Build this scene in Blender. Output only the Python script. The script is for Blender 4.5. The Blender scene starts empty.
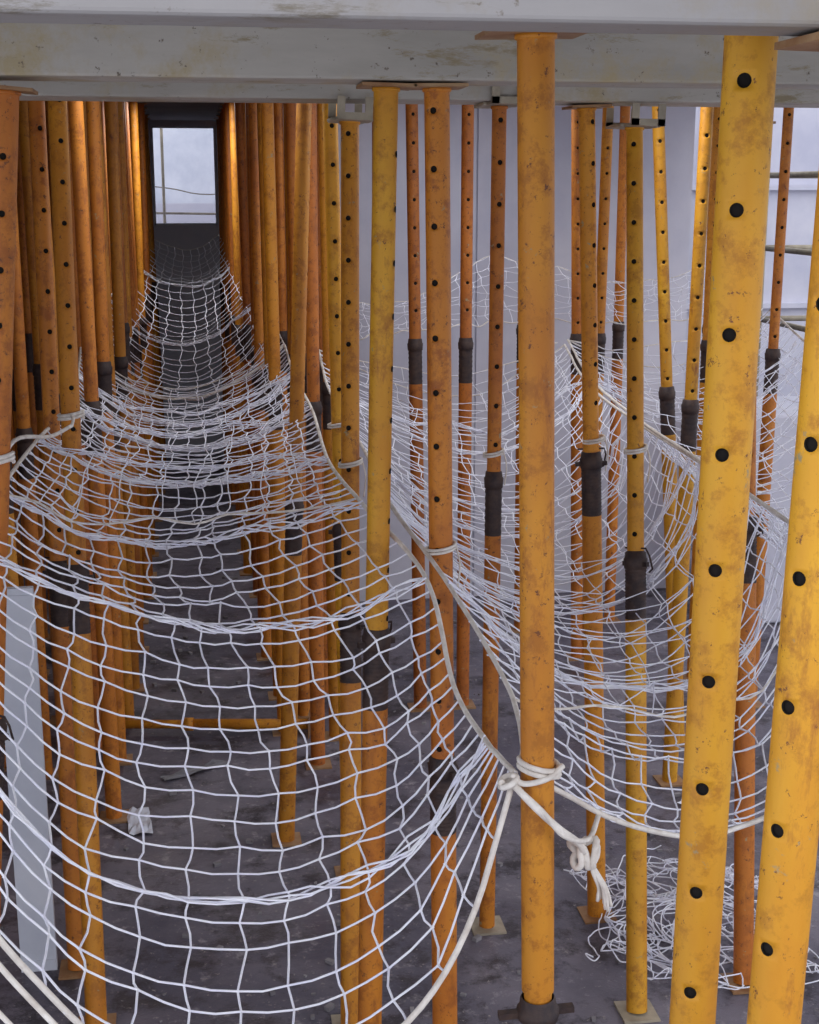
import bpy, math, random
from mathutils import Vector, Matrix
random.seed(7)
SC=bpy.context.scene
try:
    SC.view_settings.view_transform='Standard'
except Exception: pass

# ---------------- materials ----------------
def lin(c):
    return tuple(((v/255.0)/12.92 if v/255.0<=0.04045 else ((v/255.0+0.055)/1.055)**2.4) for v in c)+(1,)
def newmat(name):
    m=bpy.data.materials.new(name); m.use_nodes=True
    nt=m.node_tree; b=nt.nodes['Principled BSDF']; return m,nt,b
def noise(nt,scale,detail=4,rough=.55,vec=None,dist=0):
    n=nt.nodes.new('ShaderNodeTexNoise'); n.inputs['Scale'].default_value=scale
    n.inputs['Detail'].default_value=detail; n.inputs['Roughness'].default_value=rough
    n.inputs['Distortion'].default_value=dist
    if vec is not None: nt.links.new(vec,n.inputs['Vector'])
    return n.outputs['Fac']
def ramp(nt,fac,p0,p1,c0=(0,0,0,1),c1=(1,1,1,1)):
    r=nt.nodes.new('ShaderNodeValToRGB'); e=r.color_ramp.elements
    e[0].position=p0;e[1].position=p1;e[0].color=c0;e[1].color=c1
    nt.links.new(fac,r.inputs[0]); return r.outputs[0]
def mix(nt,fac,a,b,mode='MIX'):
    m=nt.nodes.new('ShaderNodeMix'); m.data_type='RGBA'; m.blend_type=mode
    if isinstance(fac,(int,float)): m.inputs[0].default_value=fac
    else: nt.links.new(fac,m.inputs[0])
    for s,v in ((m.inputs[6],a),(m.inputs[7],b)):
        if isinstance(v,tuple): s.default_value=v
        else: nt.links.new(v,s)
    return m.outputs[2]
def mapped(nt,scale):
    tc=nt.nodes.new('ShaderNodeTexCoord'); mp=nt.nodes.new('ShaderNodeMapping')
    mp.inputs['Scale'].default_value=scale; nt.links.new(tc.outputs['Object'],mp.inputs[0])
    oi=nt.nodes.new('ShaderNodeObjectInfo'); mul=nt.nodes.new('ShaderNodeMath'); mul.operation='MULTIPLY'
    mul.inputs[1].default_value=37.0; nt.links.new(oi.outputs['Random'],mul.inputs[0])
    cx=nt.nodes.new('ShaderNodeCombineXYZ'); 
    for i in range(3): nt.links.new(mul.outputs[0],cx.inputs[i])
    nt.links.new(cx.outputs[0],mp.inputs['Location'])
    return mp.outputs[0],oi.outputs['Random']
def paint(name,c,c2,rust=.62,splash=.66):
    m,nt,b=newmat(name)
    v,rnd=mapped(nt,(1,1,.35))
    v2,_=mapped(nt,(1,1,1))
    base=mix(nt,ramp(nt,noise(nt,7,5,.6,v),.35,.65),lin(c),lin(c2))
    base=mix(nt,ramp(nt,noise(nt,18,6,.75,v2),.50,.62),base,tuple(x*.80 for x in lin(c2)[:3])+(1,))
    base=mix(nt,ramp(nt,noise(nt,26,6,.7,v2),splash-.02,splash+.03),base,lin((158,142,106)))
    base=mix(nt,ramp(nt,noise(nt,11,7,.75,v),rust-.02,rust+.12),base,lin((146,80,28)))
    base=mix(nt,ramp(nt,noise(nt,55,6,.8,v2),rust+.01,rust+.05),base,lin((112,62,30)))
    hs=nt.nodes.new('ShaderNodeHueSaturation')
    mr=nt.nodes.new('ShaderNodeMapRange'); mr.inputs[3].default_value=.84; mr.inputs[4].default_value=1.08
    nt.links.new(rnd,mr.inputs[0]); nt.links.new(mr.outputs[0],hs.inputs['Value']); nt.links.new(base,hs.inputs['Color'])
    nt.links.new(hs.outputs[0],b.inputs['Base Color'])
    b.inputs['Roughness'].default_value=.58
    bp=nt.nodes.new('ShaderNodeBump'); bp.inputs['Strength'].default_value=.3; bp.inputs['Distance'].default_value=.002
    nt.links.new(noise(nt,60,5,.7,v2),bp.inputs['Height']); nt.links.new(bp.outputs[0],b.inputs['Normal'])
    return m
def simple(name,c,c2,sc=8,rough=.7,metal=0,bump=.2,bsc=None,p=(.35,.65),dist=.005):
    m,nt,b=newmat(name); v,_=mapped(nt,(1,1,1))
    nt.links.new(mix(nt,ramp(nt,noise(nt,sc,7,.6,v),*p),lin(c),lin(c2)),b.inputs['Base Color'])
    b.inputs['Roughness'].default_value=rough; b.inputs['Metallic'].default_value=metal
    bp=nt.nodes.new('ShaderNodeBump'); bp.inputs['Strength'].default_value=bump; bp.inputs['Distance'].default_value=dist
    nt.links.new(noise(nt,bsc or sc*5,6,.6,v),bp.inputs['Height']); nt.links.new(bp.outputs[0],b.inputs['Normal'])
    return m
YEL=paint('paint_yellow',(224,164,34),(206,138,26),.60)
AMB=paint('paint_amber',(214,144,34),(192,118,26),.585)
ORG=paint('paint_orange',(206,128,34),(182,102,28),.575)
RED=paint('paint_deep_orange',(192,112,32),(168,92,28),.56)
THR=simple('threaded_steel_dark',(50,40,42),(78,60,52),30,.6,.3)
INN=simple('hole_shade_dark',(16,12,10),(26,18,12),30,.95)  # near-black colour that paints the shade inside the prop holes
PLT=simple('plate_rusty_steel',(140,96,58),(166,134,98),14,.6,.1)
PLG=simple('plate_grey_steel',(150,140,122),(180,168,146),14,.6,.1)
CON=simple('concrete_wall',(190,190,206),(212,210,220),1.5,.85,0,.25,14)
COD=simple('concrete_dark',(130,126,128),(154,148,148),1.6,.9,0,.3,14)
NETM=simple('net_twine_white',(232,232,248),(248,248,253),20,.7,0,.2)
ROP=simple('rope_offwhite',(206,196,186),(236,230,222),30,.85,0,.6,160,dist=.002)
BRD=simple('white_board_skin',(196,200,212),(220,222,230),3,.6,0,.1)

def slabmat(name,c1,c2,c3):
    m,nt,b=newmat(name)
    v,_=mapped(nt,(.35,1,1.6)); v2,_=mapped(nt,(1,1,1))
    base=mix(nt,ramp(nt,noise(nt,3.5,7,.62,v),.35,.68),lin(c1),lin(c2))
    base=mix(nt,ramp(nt,noise(nt,5,6,.7,v2),.5,.66),base,lin(c3))
    base=mix(nt,ramp(nt,noise(nt,9,8,.8,v),.56,.64),base,tuple(x*.68 for x in lin(c3)[:3])+(1,))
    base=mix(nt,ramp(nt,noise(nt,38,4,.7,v2),.64,.70),base,lin((104,92,78)))
    nt.links.new(base,b.inputs['Base Color']); b.inputs['Roughness'].default_value=.6
    bp=nt.nodes.new('ShaderNodeBump'); bp.inputs['Strength'].default_value=.35; bp.inputs['Distance'].default_value=.004
    nt.links.new(noise(nt,20,6,.6,v2),bp.inputs['Height']); nt.links.new(bp.outputs[0],b.inputs['Normal'])
    return m
PAN=slabmat('formwork_beam_grey',(196,190,180),(166,160,150),(178,162,128))
PAN0=slabmat('formwork_beam_darkened',(150,146,144),(128,124,122),(136,126,110))  # beam grey darkened in colour to offset strong sky light on the near beam
def floormat():
    m,nt,b=newmat('concrete_floor_wet'); v,_=mapped(nt,(1,1,1))
    base=mix(nt,ramp(nt,noise(nt,1.6,8,.62,v,.4),.38,.66),lin((84,80,94)),lin((124,118,128)))
    base=mix(nt,ramp(nt,noise(nt,14,6,.7,v),.58,.72),base,lin((164,158,162)))
    base=mix(nt,ramp(nt,noise(nt,5,7,.75,v),.5,.62),base,lin((58,52,58)))
    base=mix(nt,ramp(nt,noise(nt,48,5,.7,v),.62,.68),base,lin((150,142,140)))
    nt.links.new(base,b.inputs['Base Color'])
    r=ramp(nt,noise(nt,2.2,5,.6,v),.4,.6,(.3,.3,.3,1),(.75,.75,.75,1)); nt.links.new(r,b.inputs['Roughness'])
    bp=nt.nodes.new('ShaderNodeBump'); bp.inputs['Strength'].default_value=.45; bp.inputs['Distance'].default_value=.012
    nt.links.new(noise(nt,24,7,.7,v),bp.inputs['Height']); nt.links.new(bp.outputs[0],b.inputs['Normal'])
    return m
FLR=floormat()

# ---------------- mesh helper ----------------
class MB:
    def __init__(s): s.v=[];s.f=[];s.m=[];s.sm=[]
    def addv(s,p): s.v.append(tuple(p)); return len(s.v)-1
    def face(s,ids,mat=0,smooth=True): s.f.append(tuple(ids)); s.m.append(mat); s.sm.append(smooth)
    def obj(s,name,mats,loc=(0,0,0),rot=None,parent=None):
        me=bpy.data.meshes.new(name); me.from_pydata(s.v,[],s.f)
        for m in mats: me.materials.append(m)
        me.polygons.foreach_set('material_index',s.m); me.polygons.foreach_set('use_smooth',s.sm); me.update()
        o=bpy.data.objects.new(name,me); SC.collection.objects.link(o)
        o.location=loc
        if rot is not None: o.rotation_euler=rot
        if parent: o.parent=parent
        return o
    def box(s,x0,x1,y0,y1,z0,z1,mat=0,M=None):
        P=[Vector((x,y,z)) for z in (z0,z1) for y in (y0,y1) for x in (x0,x1)]
        if M: P=[M@p for p in P]
        i=[s.addv(p) for p in P]
        for q in ((0,2,3,1),(4,5,7,6),(0,1,5,4),(2,6,7,3),(0,4,6,2),(1,3,7,5)): s.face([i[k] for k in q],mat,False)
    def lathe(s,prof,n,mat,cx=0,cy=0,smooth=True):
        prev=None
        for (r,z) in prof:
            ring=[s.addv((cx+r*math.cos(2*math.pi*k/n),cy+r*math.sin(2*math.pi*k/n),z)) for k in range(n)]
            if prev:
                for k in range(n): s.face((prev[k],prev[(k+1)%n],ring[(k+1)%n],ring[k]),mat,smooth)
            prev=ring
    def holed_tube(s,r,z0,z1,n,mat,hz,ang,hr,inner=3):
        h=hr*1.55; t=.0032
        hz=sorted(z for z in hz if z0+h*1.3<z<z1-h*1.3)
        levels=[z0]; kinds=[]
        for z in hz:
            levels+= [z-h,z-h/2,z,z+h/2,z+h]; kinds+=['p','h0','h1','h2','h3']
        levels.append(z1); kinds.append('p')
        rings=[]
        for z in levels:
            rings.append([s.addv((r*math.cos(ang+2*math.pi*k/n),r*math.sin(ang+2*math.pi*k/n),z)) for k in range(n)])
        holecols=set([(k)%n for k in (-2,-1,0,1)]+[(k+n//2)%n for k in (-2,-1,0,1)])
        for i,kd in enumerate(kinds):
            a,b=rings[i],rings[i+1]
            for k in range(n):
                if kd!='p' and k in holecols: continue
                s.face((a[k],a[(k+1)%n],b[(k+1)%n],b[k]),mat)
        for j,z in enumerate(hz):
            R=rings[1+5*j:6+5*j]
            for c in (0,n//2):
                idx=[(2,0),(2,1),(2,2),(1,2),(0,2),(-1,2),(-2,2),(-2,1),(-2,0),(-2,-1),(-2,-2),(-1,-2),(0,-2),(1,-2),(2,-2),(2,-1)]
                bd=[R[q[1]+2][(c+q[0])%n] for q in idx]
                o=[];inn=[]
                ca=ang+2*math.pi*c/n
                for q in range(16):
                    an=2*math.pi*q/16
                    dz=hr*math.sin(an); dt=hr*math.cos(an)/r
                    o.append(s.addv((r*math.cos(ca+dt),r*math.sin(ca+dt),z+dz)))
                    inn.append(s.addv(((r-t)*math.cos(ca+dt),(r-t)*math.sin(ca+dt),z+dz)))
                for q in range(16):
                    q2=(q+1)%16
                    s.face((bd[q],bd[q2],o[q2],o[q]),mat); s.face((o[q],o[q2],inn[q2],inn[q]),inner,False)
        s.lathe([(r-t-.001,z0+.01),(r-t-.001,z1-.01)],n,inner)  # dark sleeve added behind the holes so their insides look shaded
    def sweep(s,pts,r,n=5,mat=0,cap=True):
        pts=[Vector(p) for p in pts]; prev=None
        t=(pts[1]-pts[0]).normalized(); up=Vector((0,0,1)) if abs(t.z)<.9 else Vector((1,0,0))
        u=t.cross(up).normalized()
        for i,p in enumerate(pts):
            a=pts[max(0,i-1)]; b=pts[min(len(pts)-1,i+1)]
            d=b-a
            if d.length>1e-7: t=d.normalized()
            u=(u-t*u.dot(t)); u=u.normalized() if u.length>1e-6 else t.orthogonal().normalized()
            w=t.cross(u); rr=r(i/(len(pts)-1)) if callable(r) else r
            ring=[s.addv(p+(u*math.cos(2*math.pi*k/n)+w*math.sin(2*math.pi*k/n))*rr) for k in range(n)]
            if prev:
                for k in range(n): s.face((prev[k],prev[(k+1)%n],ring[(k+1)%n],ring[k]),mat)
            else: first=ring
            prev=ring
        if cap: s.face(first[::-1],mat,False); s.face(prev,mat,False)
    def blob(s,c,r,mat=0):
        c=Vector(c); i=[s.addv(c+Vector(d)*r) for d in ((1,0,0),(-1,0,0),(0,1,0),(0,-1,0),(0,0,1),(0,0,-1))]
        for q in ((0,2,4),(2,1,4),(1,3,4),(3,0,4),(2,0,5),(1,2,5),(3,1,5),(0,3,5)): s.face([i[k] for k in q],mat)

def cat(pts,sub=6):
    pts=[Vector(p) for p in pts]; out=[]
    P=[pts[0]*2-pts[1]]+pts+[pts[-1]*2-pts[-2]]
    for i in range(1,len(P)-2):
        for k in range(sub):
            t=k/sub; a,b,c,d=P[i-1],P[i],P[i+1],P[i+2]
            out.append(.5*((2*b)+(c-a)*t+(2*a-5*b+4*c-d)*t*t+(3*b-a-3*c+d)*t**3))
    out.append(pts[-1]); return out
def catat(pts,t):
    n=len(pts)-1; i=min(int(t),n-1); f=t-i
    b,c=pts[i],pts[i+1]; a=pts[i-1] if i>0 else b*2-c; d=pts[i+2] if i+2<=n else c*2-b
    return .5*((2*b)+(c-a)*f+(2*a-5*b+4*c-d)*f*f+(3*b-a-3*c+d)*f**3)

# ---------------- props ----------------
def shoring_prop(xf,xt,Y,zc,mat,top=2.65,detail=2,pitch=.12,phase=0,yaw=.2,ri=.0275,ro=.031,inverted=False,plate=.06,pm=None,allholes=False,hr=.0074,uhead=0,yt=None,lo=None):
    mb=MB(); dx=xt-xf; L=top
    ang=math.atan2(-Y,-xf)+yaw
    n=24 if detail==2 else (16 if detail==1 else 12)
    mats=[mat,THR,pm or PLT,INN,lo or mat]
    z0=.008
    tl=.2
    tilt=math.atan2(-((yt or Y)-Y),L)
    RH=Matrix.Translation((0,0,L))@Matrix.Rotation(-tilt,4,'X')@Matrix.Translation((0,0,-L))
    RB=Matrix.Rotation(-tilt,4,'X')
    if inverted: lo_r,up_r=ri,ro
    else: lo_r,up_r=ro,ri
    zz=[]
    z=2.239+phase
    while z>0.1: zz.append(z); z-=pitch
    z=2.239+phase+pitch
    while z<L-.03: zz.append(z); z+=pitch
    if allholes:
        mb.holed_tube(ro,z0,L-.008,24,0,zz,ang,hr)
    elif inverted:
        mb.lathe([(up_r,zc+.03),(up_r,L-.008)],n,0)
        mb.holed_tube(lo_r,z0,zc+.03,24,0,zz,ang,hr)
        mb.lathe([(lo_r,zc-.03),(.038,zc-.028),(.040,zc-.02),(.040,zc-.010),(.035,zc-.006),(.033,zc+.012),(up_r,zc+.016)],n,1)
        mb.box(-.075,-.036,-.008,.008,zc-.022,zc-.010,1); mb.box(.036,.068,-.008,.008,zc-.022,zc-.010,1)
    else:
        if detail>=1: mb.holed_tube(up_r,zc,L-.008,24 if detail==2 else 16,0,zz,ang,hr)
        else: mb.lathe([(up_r,zc),(up_r,L-.008)],n,0)
        mb.lathe([(lo_r,z0),(lo_r,zc-tl)],n,4)
        pr=[(lo_r,zc-tl)]
        nr=14 if detail==2 else 7
        for k in range(nr):
            z=zc-tl+(tl-.05)*k/nr; st=(tl-.05)/nr
            pr+=[(lo_r-.0005,z+st*.1),(lo_r+.0012,z+st*.5),(lo_r-.0005,z+st*.9)]
        pr+=[(lo_r+.001,zc-.05)]
        mb.lathe(pr,n,1)
        mb.lathe([(lo_r+.001,zc-.05),(lo_r+.003,zc-.048),(lo_r+.005,zc-.02),(lo_r+.002,zc-.016),(lo_r,zc),(up_r,zc+.004)],n,1)
        M=Matrix.Rotation(ang+.9,4,'Z'); q=lo_r+.003
        if detail==2:
            mb.box(q,q+.016,-.006,.006,zc-.042,zc-.028,1,M); mb.box(-q-.016,-q,-.006,.006,zc-.042,zc-.028,1,M)
            mb.sweep([M@Vector(p) for p in [(-.042,0,zc+.012),(.042,0,zc+.012),(.047,.01,zc-.01),(.042,.028,zc-.05),(.02,.038,zc-.06)]],.003,6,1)
    mb.lathe([(.001,L-.007),(up_r+.004,L-.007),(up_r+.004,L-.014),(up_r,L-.016)],n,0)
    mb.box(-plate,plate,-plate,plate,L-.007,L,2,RH)
    if uhead:
        d=uhead
        for sy in (-1,1):
            y=sy*d
            for sx in (-1,1):
                mb.box(min(sx*.028,sx*.05),max(sx*.028,sx*.05),min(y,y+sy*.006),max(y,y+sy*.006),L-.007,L+.055,2,RH)
            mb.box(-.05,.05,min(y,y+sy*.006),max(y,y+sy*.006),L-.007,L+.012,2,RH)
        mb.box(-.05,.05,-d,d,L-.007,L,2,RH)
    mb.box(-.055,.055,-.055,.055,0,.008,2,RB)
    o=mb.obj('shoring_prop',mats,(xf,Y,0))
    o.rotation_euler=(tilt,math.atan2(dx*L/2.65,L),0)
    return o

P=shoring_prop
TT=2.99
B2=2.628
P(.600,.623,1.55,.5,YEL,pitch=.139,yaw=-.18,allholes=True,ro=.0295,hr=.0082,top=2.74)
P(.590,.650,1.335,.5,YEL,pitch=.141,phase=-.09,yaw=-.55,allholes=True,ro=.0295,hr=.0080,top=2.543,plate=.062)
P(.614,.553,2.27,.925,AMB,inverted=True,ro=.0300,ri=.026,plate=.082,top=2.648)
P(.592,.556,3.20,1.03,ORG,phase=-.045,pitch=.126,yaw=-.3,ri=.0285,ro=.0325,top=B2)
P(.384,.443,3.20,1.37,YEL,top=B2,yaw=1.2,lo=ORG)
P(.392,.470,3.66,1.22,AMB,ri=.0265,yaw=-.2,top=2.646,uhead=.125,pm=PLG,yt=4.16)
P(.497,.456,4.60,1.3,YEL,ri=.024,ro=.028,yaw=.2,top=TT)
P(.286,.397,4.90,1.32,AMB,ri=.026,yaw=1.5,top=TT,detail=1)
P(-.598,-.370,3.20,1.2,ORG,yaw=-.2,top=B2-.005)
P(-.426,-.436,4.10,1.3,ORG,top=TT,yaw=.3,ri=.025,yt=4.5)
P(-.348,-.368,3.77,1.36,AMB,yaw=.2,ri=.028,top=2.985,yt=4.45)
P(1.245,1.318,3.60,1.38,YEL,yaw=-.1,ri=.025,pitch=.115,top=2.646,uhead=.125,pm=PLG,yt=4.16)
P(1.290,1.177,4.18,1.6,AMB,yaw=.8,ri=.025,top=2.646)
P(1.997,2.022,6.80,1.7,AMB,top=TT,detail=1)
P(1.943,1.871,6.80,1.7,ORG,top=TT,detail=1)
P(1.011,.970,6.20,1.75,RED,top=TT,detail=1)
P(1.215,1.215,6.20,1.75,RED,top=TT,detail=1)
P(.905,.909,4.16,1.55,ORG,detail=1,top=2.646,ri=.022,ro=.026,uhead=.125,pm=PLG)
P(2.077,1.877,5.60,1.6,YEL,top=TT,detail=1,ri=.025)
P(1.899,1.928,5.20,1.6,YEL,top=TT,detail=1,ri=.025)
P(2.576,2.596,6.00,1.7,ORG,top=TT,detail=1,ri=.023)
P(2.436,2.429,6.40,1.7,AMB,top=TT,detail=1)
P(1.62,1.675,3.7,1.45,ORG,top=2.64,yaw=.4,yt=4.16)
rows=[(-.36,-.305,5.2,12.8,.52),(-.50,-.44,5.3,12.8,.55),(-.68,-.60,5.0,12.7,.58),(-.88,-.80,4.6,12.7,.6),(-1.12,-1.05,5.2,12.7,.62),(-1.4,-1.35,5.0,12.7,.7),(.35,.28,6.0,12.8,.52),(.46,.42,5.6,12.8,.55),(.57,.56,5.9,12.6,.58)]
for (xa,xb,y0,y1,st) in rows:
    y=y0
    while y<y1:
        x=xa+(xb-xa)*(y-y0)/(y1-y0)
        P(x+random.uniform(-.022,.022),x+random.uniform(-.022,.022),y,random.uniform(1.45,1.75),random.choice([ORG,ORG,RED,AMB,AMB]),top=TT,detail=0,ri=.026,plate=.045)
        y+=st*random.uniform(.85,1.15)
for (x,y) in [(.95,7.3),(1.75,7.3),(2.3,7.4),(2.75,7.2)]:
    P(x,x+random.uniform(-.04,.04),y,1.7,random.choice([RED,ORG]),top=TT,detail=0)

mb=MB(); M=Matrix.Translation((-.55,6.1,.05))@Matrix.Rotation(-.15,4,'Z')
mb.sweep([M@Vector((x,0,0)) for x in (0,.55,.551)],.02,12,0); mb.sweep([M@Vector((x,0,0)) for x in (.5,.9,1.02)],.024,12,0)
mb.sweep([M@Vector((x,0,0)) for x in (.46,.5)],.030,12,0); mb.box(-.006,0,-.05,.05,-.05,.05,2,M); mb.box(1.02,1.026,-.05,.05,-.05,.05,2,M)
mb.obj('fallen_shoring_prop',[AMB,THR,PLT])

# ---------------- nets ----------------
def parse(s): return [[Vector([float(c) for c in p.split(',')]) for p in l.split('|')] for l in s.strip().split('\n')]
A=parse("""-0.44,2.15,1.37|-0.25,2.1,1.1|0.03,2.05,0.96|0.36,2.1,1.06|0.54,2.27,1.39
-0.46,2.5,1.46|-0.26,2.45,1.19|0.05,2.45,1.09|0.33,2.45,1.15|0.53,2.47,1.37
-0.48,2.75,1.53|-0.25,2.7,1.33|0.05,2.7,1.25|0.33,2.7,1.28|0.51,2.7,1.4
-0.48,3,1.65|-0.24,3,1.53|-0.01,3,1.46|0.24,3,1.46|0.50,3,1.55
-0.48,3.5,1.68|-0.3,3.5,1.56|-0.07,3.5,1.52|0.15,3.5,1.55|0.42,3.5,1.61
-0.45,4.1,1.7|-0.28,4.1,1.6|-0.05,4.1,1.55|0.18,4.1,1.57|0.39,4.1,1.61
-0.42,4.9,1.68|-0.26,4.9,1.57|-0.02,4.9,1.52|0.22,4.9,1.56|0.41,4.9,1.64
-0.45,5.6,1.69|-0.27,5.6,1.54|-0.04,5.6,1.49|0.2,5.6,1.54|0.4,5.6,1.67
-0.5,6.5,1.72|-0.31,6.5,1.53|-0.04,6.5,1.46|0.21,6.5,1.54|0.42,6.5,1.7
-0.45,8,1.81|-0.26,8,1.61|-0.03,8,1.55|0.18,8,1.63|0.39,8,1.8
-0.41,10,1.92|-0.24,10,1.79|-0.03,10,1.75|0.17,10,1.79|0.32,10,1.91
-0.34,12.8,2.01|-0.21,12.8,1.93|-0.02,12.8,1.88|0.14,12.8,1.92|0.26,12.8,2.01""")
B=parse("""0.57,2.32,1.37|0.74,2.4,1.24|0.96,2.5,1.13|1.17,2.5,1.19|1.32,2.5,1.52
0.61,2.6,1.41|0.81,2.7,1.25|1.05,2.8,1.15|1.28,2.8,1.22|1.39,2.8,1.58
0.56,3.05,1.52|0.82,3.2,1.27|1.11,3.3,1.14|1.38,3.3,1.21|1.51,3.3,1.56
0.49,3.5,1.61|0.82,3.8,1.28|1.15,3.9,1.17|1.39,3.9,1.32|1.48,3.9,1.61
0.51,4.2,1.62|0.85,4.6,1.3|1.2,4.7,1.21|1.42,4.6,1.38|1.52,4.6,1.61
0.5,5.2,1.67|0.89,5.5,1.42|1.22,5.5,1.35|1.47,5.5,1.48|1.62,5.6,1.61
0.55,6.2,1.71|0.96,6.5,1.5|1.32,6.6,1.43|1.61,6.6,1.55|1.78,6.6,1.67""")
C=parse("""1.525,3.3,1.549|1.736,3.3,1.298|1.94,3.3,1.232|2.16,3.3,1.333|2.297,3.3,1.656
1.481,3.9,1.614|1.752,4,1.34|2.022,4,1.265|2.25,4,1.354|2.423,4,1.669
1.523,4.6,1.62|1.818,4.8,1.366|2.091,4.8,1.319|2.316,4.8,1.463|2.495,4.8,1.683
1.632,5.6,1.632|1.955,5.8,1.446|2.23,5.8,1.418|2.499,5.8,1.544|2.672,5.8,1.739
1.797,6.6,1.692|2.093,6.7,1.568|2.441,6.8,1.535|2.701,6.8,1.632|2.905,6.8,1.806""")
def net(name,S,nu,rows,tw,jit=.006,bund=(),ropeL=.0055,ropeR=.0055,ropeN=.0055,ropeF=.003,bulge=.02,seed=1):
    rnd=random.Random(seed)
    mb=MB(); G=[]; bidx=set()
    nst=len(S)
    vs=[]
    for i in range(nst-1):
        for k in range(rows[i]): vs.append((i+k/rows[i],i,k/rows[i]))
    vs.append((nst-1,nst-2,1.0))
    drift=[0]*(nu+1)
    for ri_,(v,i,f) in enumerate(vs):
        sect=[catat([S[j][c] for j in range(nst)],v) for c in range(5)]
        row=[]; ry=rnd.gauss(0,jit)*1.5
        for c in range(nu+1):
            drift[c]=drift[c]*.85+rnd.gauss(0,jit*.6)
            p=catat(sect,4*c/nu)
            e=math.sin(math.pi*c/nu); e2=min(1,e*2)
            bg_=bulge[i] if isinstance(bulge,(list,tuple)) else bulge
            sag=bg_*math.sin(math.pi*f)*e
            p=p+Vector((drift[c]*e2+(.5-(ri_%2))*.011*e2,ry*e2+rnd.gauss(0,jit),rnd.gauss(0,jit)*.7*e2-sag))
            row.append(p)
        G.append(row)
        if f<1e-6 and i in bund: bidx.add(ri_)
    nv=len(G)
    for row in G:
        pts=[]
        for c in range(nu):
            pts.append(row[c]); pts.append((row[c]+row[c+1])/2+Vector((0,rnd.gauss(0,.002),-.004)))
        pts.append(row[-1]); mb.sweep(pts,tw,5,0,False)
    for c in range(1,nu):
        pts=[]
        for r in range(nv-1):
            pts.append(G[r][c]); pts.append((G[r][c]+G[r+1][c])/2+Vector((rnd.gauss(0,.003),0,-.003)))
        pts.append(G[-1][c]); mb.sweep(pts,tw,5,0,False)
    for row in G:
        for p in row: mb.blob(p,tw*1.9)
    for b in bidx:
        for q in range(4):
            ph=rnd.uniform(0,6); pts=[]
            for c in range(nu*2+1):
                p=catat(G[b],c/2) ; pts.append(p+Vector((0,math.sin(c*.9+ph)*.016+rnd.gauss(0,.004),math.cos(c*1.1+ph)*.009)))
            mb.sweep(pts,tw,5,0,False)
    for (rr,pts) in ((ropeL,[g[0] for g in G]),(ropeR,[g[-1] for g in G]),(ropeN,G[0]),(ropeF,G[-1])):
        if rr: mb.sweep(cat(pts,3),rr,8,1)
    return mb.obj(name,[NETM,ROP])
def shifted(S,dz,dm,k=1.0):
    out=[]
    for row in S:
        out.append([p+Vector((0,.03*c,dz+dm*math.sin(math.pi*c/4))) for c,p in enumerate(row)])
    return out
net('safety_net',A[:9],14,[6,5,7,7,8,9,8,9],.0023,bund=(1,3,4,5,6,7),seed=3,ropeF=.0045,bulge=[.01,.01,.01,.03,.045,.055,.05,.05])
net('safety_net',A[8:],11,[13,11,9],.0020,bund=(0,1,2),seed=13,ropeL=.004,ropeR=.004,bulge=.07)
net('safety_net',shifted(A[4:9],-.01,.05),9,[4,6,5,5],.0018,bund=(1,2,3),ropeL=0,ropeR=0,ropeN=.003,jit=.012,seed=4,bulge=.04)
net('safety_net',B,13,[6,7,9,10,10,9],.0021,bund=(2,3,4,5),bulge=.045,seed=5)
net('safety_net',shifted(B[1:],-.005,.10),8,[6,7,8,8,7],.0017,bund=(2,3,4),ropeL=0,ropeR=0,ropeN=.003,jit=.016,bulge=.03,seed=6)
net('safety_net',C,12,[8,10,10,9],.0021,bund=(1,2,3),bulge=.04,seed=7)
net('safety_net',shifted(C,0,.09),8,[6,7,7,6],.0017,bund=(1,2,3),ropeL=0,ropeR=0,ropeN=0,jit=.016,seed=8)
D=[[Vector((x,y+.1*math.sin(x*5),z)) for x,y,z in row] for row in [
 [(.55,6.75,1.70),(1.0,6.85,1.72),(1.6,6.9,1.76),(2.2,6.95,1.74),(2.9,6.9,1.8)],
 [(.55,6.95,1.84),(1.0,7.0,1.80),(1.6,7.0,1.90),(2.2,7.0,1.86),(2.9,7.0,1.93)],
 [(.55,7.05,1.96),(1.0,7.1,1.84),(1.6,7.1,2.05),(2.2,7.1,1.94),(2.9,7.1,2.05)]]]
net('hanging_safety_net',D,40,[4,4],.0016,jit=.014,ropeL=0,ropeR=0,ropeN=.003,ropeF=.002,bulge=0,seed=9)

# ---------------- ropes ----------------
mb=MB()
jx=.585
def ring(cx,cy,cz,r,tilt,turns,rr,dz=.01):
    pts=[]
    for k in range(int(turns*16)+1):
        a=2*math.pi*k/16; pts.append((cx+r*math.cos(a),cy+r*math.sin(a),cz+tilt*math.cos(a)+dz*k/16))
    mb.sweep(pts,rr,8,0)
ring(jx,2.27,1.385,.036,-.01,2.2,.0052,.011)
ring(jx-.06,2.25,1.375,.014,.006,1.6,.006,.008)
mb.sweep(cat([(.53,2.25,1.395),(.55,2.24,1.38),(.59,2.228,1.392),(.623,2.25,1.405)]),.0055,8)
mb.sweep(cat([(.53,2.25,1.38),(.565,2.22,1.345),(.61,2.22,1.30),(.655,2.25,1.255),(.67,2.26,1.23)]),.0065,8)
mb.sweep(cat([(.54,2.245,1.37),(.58,2.215,1.335),(.62,2.22,1.285),(.68,2.27,1.25),(.74,2.4,1.24)]),.005,8)
kp=[(.675+.02*math.sin(t*2)+.008*math.sin(t*5),2.27+.014*math.cos(t*3),1.222+.024*math.sin(t*3+.5)) for t in [i*.35 for i in range(21)]]
mb.sweep(cat(kp,3),.0065,8)
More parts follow.
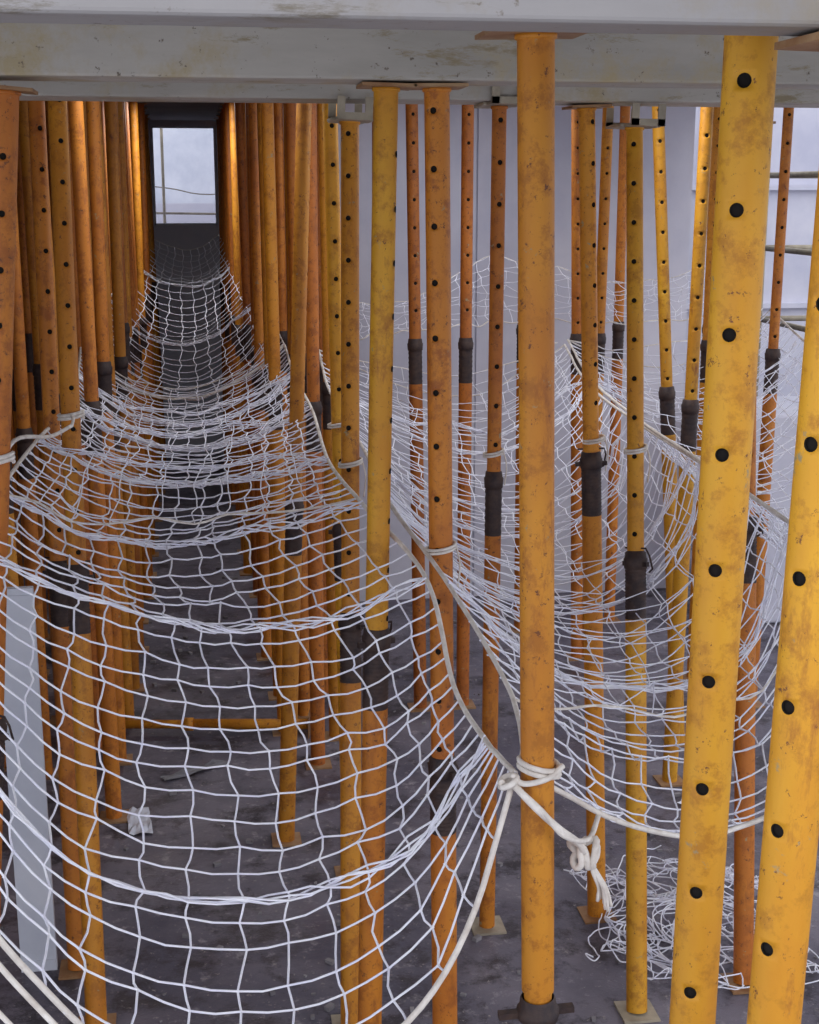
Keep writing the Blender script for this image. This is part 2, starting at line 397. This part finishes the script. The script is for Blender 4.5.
for q in range(10):
    s=random.uniform(-1,1); t=random.uniform(-1,1)
    mb.sweep(cat([(.68,2.27,1.215),(.697+.006*s,2.27,1.18),(.712+.009*s,2.27+.008*t,1.15),(.718+.016*s,2.27+.012*t,1.115+.012*t)],4),.0035,6)
mb.obj('tie_rope',[ROP])
mb=MB()
mb.sweep(cat([(-.325,3.77,1.79),(-.36,3.55,1.80),(-.415,3.3,1.835),(-.45,3.2,1.76),(-.47,3.05,1.67)]),.005,8)
mb.sweep(cat([(-.325,3.77,1.79),(-.34,4.0,1.77),(-.355,4.13,1.76)]),.0045,8)
ring(-.360,4.17,1.745,.036,.004,2,.005,.01)
ring(-.442,3.2,1.80,.034,.004,2,.005,.01)
mb.sweep(cat([(-.44,2.15,1.37),(-.37,2.1,1.24),(-.27,2.06,1.12),(-.17,2.03,1.02),(-.08,2.02,.97)]),.005,8)
mb.sweep(cat([(-.44,2.15,1.35),(-.39,2.08,1.2),(-.30,2.04,1.09),(-.2,2.0,.98),(-.1,2.0,.93)]),.0045,8)
mb.obj('tie_rope',[ROP])
for (x,y,z,r) in [(.571,3.2,1.555,.035),(.44,3.966,1.62,.033),(1.29,3.945,1.64,.033),(1.23,4.18,1.63,.033),(.47,4.6,1.63,.033),(.905,4.16,1.60,.03)]:
    mb=MB(); ring(x,y,z,r,.005,2.3,.0036,.008)
    mb.sweep(cat([(x+r,y,z+.02),(x+r+.01,y-.01,z-.03),(x+r+.004,y-.012,z-.09)],4),.0026,6)
    mb.obj('lashing_cord',[ROP])

# loose net heap
mb=MB(); G=[]
NX,NY=24,18
def hf(u,v): return .012+.14*math.exp(-((u-.1)**2+v*v)*9)*(1+.3*math.sin(u*19+v*7))+.02*(1+math.sin(u*23+v*17))*.5
for j in range(NY):
    row=[]
    for i in range(NX):
        u=i/(NX-1)-.5; v=j/(NY-1)-.5
        row.append(Vector((1.58+u*.56+.05*math.sin(v*9)+.03*math.sin(u*31+v*22),4.05+v*.75+.05*math.sin(u*11)+.03*math.sin(v*27+u*19)+random.gauss(0,.008),hf(u,v)+abs(random.gauss(0,.008)))))
    G.append(row)
for row in G: mb.sweep(cat(row,3),.0022,5)
for c in range(NX): mb.sweep(cat([g[c] for g in G],3),.0022,5)
for q in range(30):
    x=random.uniform(1.3,1.8); y=random.uniform(3.75,4.4); pts=[]
    a=random.uniform(0,6); z=.03; da=random.uniform(-.6,.6)
    for k in range(16):
        da=da*.8+random.gauss(0,.25); a+=da; x+=.03*math.cos(a); y+=.03*math.sin(a)
        x=min(1.9,max(1.16,x)); y=min(4.6,max(3.65,y)); z=max(.008,min(.09,z+random.gauss(0,.01))); pts.append((x,y,z))
    mb.sweep(cat(pts,4),.0024,5)
mb.obj('loose_net_heap',[NETM])

# ---------------- debris / board ----------------
mb=MB()
M=Matrix.Translation((-.545,4.12,0))@Matrix.Rotation(.02,4,'X')
mb.box(-.055,.055,-.012,.012,.0,1.26,0,M); mb.box(-.05,.05,-.016,-.012,.02,.04,0,M); mb.box(-.05,.05,-.016,-.012,1.22,1.24,0,M)
mb.obj('white_foam_board',[BRD])
def sheet(name,x,y,w,h,mat,rot):
    mb=MB(); n=7; I=[]
    ca,sa=math.cos(rot),math.sin(rot)
    for j in range(n):
        for i in range(n):
            u=(i/(n-1)-.5)*w*random.uniform(.93,1.05); v=(j/(n-1)-.5)*h*random.uniform(.93,1.05)
            I.append(mb.addv((x+u*ca-v*sa,y+u*sa+v*ca,.004+abs(random.gauss(0,.008)))))
    for j in range(n-1):
        for i in range(n-1): k=j*n+i; mb.face((I[k],I[k+1],I[k+n+1],I[k+n]),0,False)
    return mb.obj(name,[mat])
sheet('crumpled_paper',-.27,5.14,.09,.24,BRD,.1)
sheet('crumpled_paper',1.95,5.0,.16,.12,BRD,.9)
SG=simple('scrap_grey',(110,108,116),(130,128,130))
sheet('crumpled_paper',-.05,5.6,.3,.05,SG,.5)
mb=MB()
for q in range(260):
    x=random.uniform(-.8,2.4); y=random.uniform(3.4,9); s=random.uniform(.004,.014)
    M=Matrix.Translation((x,y,s*.5))@Matrix.Rotation(random.uniform(0,3),4,'Z')
    mb.box(-s,s*random.uniform(.5,1.5),-s*.7,s*.6,-s*.5,s*.5,0,M)
mb.obj('rubble_bits',[simple('rubble',(100,96,100),(150,146,148))])

# ---------------- building shell ----------------
def boxobj(name,b,mat,bev=0):
    mb=MB(); mb.box(*b); o=mb.obj(name,[mat])
    if bev:
        md=o.modifiers.new('bevel','BEVEL'); md.width=bev; md.segments=3
    return o
boxobj('floor',(-1.75,9,-1.5,16,-.2,0),FLR)
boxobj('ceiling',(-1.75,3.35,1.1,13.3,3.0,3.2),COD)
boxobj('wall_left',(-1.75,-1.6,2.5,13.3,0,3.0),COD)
mb=MB()
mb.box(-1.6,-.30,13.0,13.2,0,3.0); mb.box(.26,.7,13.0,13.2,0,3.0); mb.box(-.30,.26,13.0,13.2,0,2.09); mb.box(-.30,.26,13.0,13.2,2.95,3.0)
mb.obj('wall_back',[CON])
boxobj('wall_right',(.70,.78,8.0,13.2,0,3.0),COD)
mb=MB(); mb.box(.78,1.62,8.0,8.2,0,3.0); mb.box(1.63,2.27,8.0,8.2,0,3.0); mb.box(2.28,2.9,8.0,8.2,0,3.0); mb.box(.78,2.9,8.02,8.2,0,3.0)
mb.obj('wall_core',[CON])
mb=MB(); z0,z1=2.09,2.95
for b in ((-.30,-.285,z0,z1),(.245,.26,z0,z1)): mb.box(b[0],b[1],13.0,13.05,b[2],b[3])
mb.box(-.3,.26,13.0,13.05,z0,z0+.02); mb.box(-.3,.26,13.0,13.05,z1-.015,z1)
mb.obj('window_1',[BRD])
mb=MB(); mb.sweep([(-.22,13.6,0),(-.22,13.6,3.6)],.014,8)
mb.sweep(cat([(-1,13.6,2.5),(-.2,13.6,2.42),(.2,13.6,2.36),(1,13.6,2.42)]),.006,6)
mb.sweep([(-1,13.6,2.2),(1,13.6,2.17)],.012,6)
mb.obj('scaffold_pole',[PLG])
boxobj('outside_hoarding',(-1.7,1.9,14.6,14.7,0,2.27),CON)
boxobj('window_sky_backdrop',(-1.7,2.1,15.6,15.8,0,4.6),BRD)  # added backdrop that tones down the white sky behind the window

def beam(y0,y1,z0,z1=2.99,m=None):
    mb=MB(); x0,x1=-1.59,3.7
    mb.box(x0,x1,y0,y1,z0,z1)
    o=mb.obj('formwork_beam',[m or PAN]); md=o.modifiers.new('b','BEVEL'); md.width=.006; md.segments=3
beam(1.30,1.385,2.548,m=PAN0); beam(1.5,1.6,2.752); beam(2.22,2.32,2.65); beam(3.12,3.285,2.632); beam(4.05,4.27,2.648)

def fill_light(x,y,pw,sx=1.2,sy=.25):  # added fill lamps with invented housings, brightening the corridor and core wall
    mb=MB(); mb.box(x-sx/2,x+sx/2,y-sy/2,y+sy/2,2.95,2.998); mb.box(x-sx/2,x-sx/2+.02,y-sy/2,y+sy/2,2.93,2.95); mb.box(x+sx/2-.02,x+sx/2,y-sy/2,y+sy/2,2.93,2.95)
    o=mb.obj('added_fill_light',[BRD])
    l=bpy.data.lights.new('fill_area','AREA'); l.shape='RECTANGLE'; l.size=sx-.08; l.size_y=sy; l.energy=pw; l.color=(.92,.95,1)
    lo=bpy.data.objects.new('fill_area',l); SC.collection.objects.link(lo); lo.location=(x,y,2.94); lo.parent=o
fill_light(-.02,5.0,6,.4); fill_light(0,8.9,17,.36); fill_light(1.42,5.0,14,.4); fill_light(1.3,6.9,9,.5)

# outside
mb=MB()
for x in (4.02,4.62):
    for y in (8.6,9.6): mb.sweep([(x,y,0),(x,y,4)],.024,10)
for z in (.5,1.5,2.0,2.5,3.2):
    mb.sweep([(4.02,8.6,z),(4.62,8.6,z)],.02,8); mb.sweep([(4.02,9.6,z),(4.62,9.6,z)],.02,8); mb.sweep([(4.02,8.6,z),(4.02,9.6,z)],.02,8)
mb.sweep([(4.02,8.6,.5),(4.62,8.6,2.5)],.016,8)
mb.obj('scaffold_frame',[PLG])
mb=MB(); mb.box(2.2,9,14,14.3,0,3.6)
for x in (3.2,5.2,7.2): mb.box(x,x+.12,13.9,14,0,3.6)
for z in (1.2,2.4): mb.box(2.2,9,13.93,14,z,z+.05)
mb.obj('neighbouring_wall',[CON])
boxobj('stacked_board_pile',(3.0,3.6,7.2,7.9,0,1.2),CON,.02)

# ---------------- light ----------------
w=bpy.data.worlds.new('overcast_sky'); SC.world=w; w.use_nodes=True
bg=w.node_tree.nodes['Background']; bg.inputs[0].default_value=(.84,.88,1,1); bg.inputs[1].default_value=1.42
sd=bpy.data.lights.new('sun','SUN'); sd.energy=.5; sd.angle=math.radians(35); sd.color=(1,.95,.88)
so=bpy.data.objects.new('sun',sd); SC.collection.objects.link(so)
so.rotation_euler=Vector((-.75,.9,-.75)).to_track_quat('-Z','Y').to_euler()

# ---------------- camera ----------------
cd=bpy.data.cameras.new('camera'); co=bpy.data.objects.new('camera',cd); SC.collection.objects.link(co)
cd.sensor_fit='HORIZONTAL'; cd.sensor_width=36; cd.lens=36*1400/819; cd.clip_start=.05
co.location=(0,0,2.4)
co.rotation_euler=(math.radians(90-12.95),0,math.radians(-8.79))
SC.camera=co
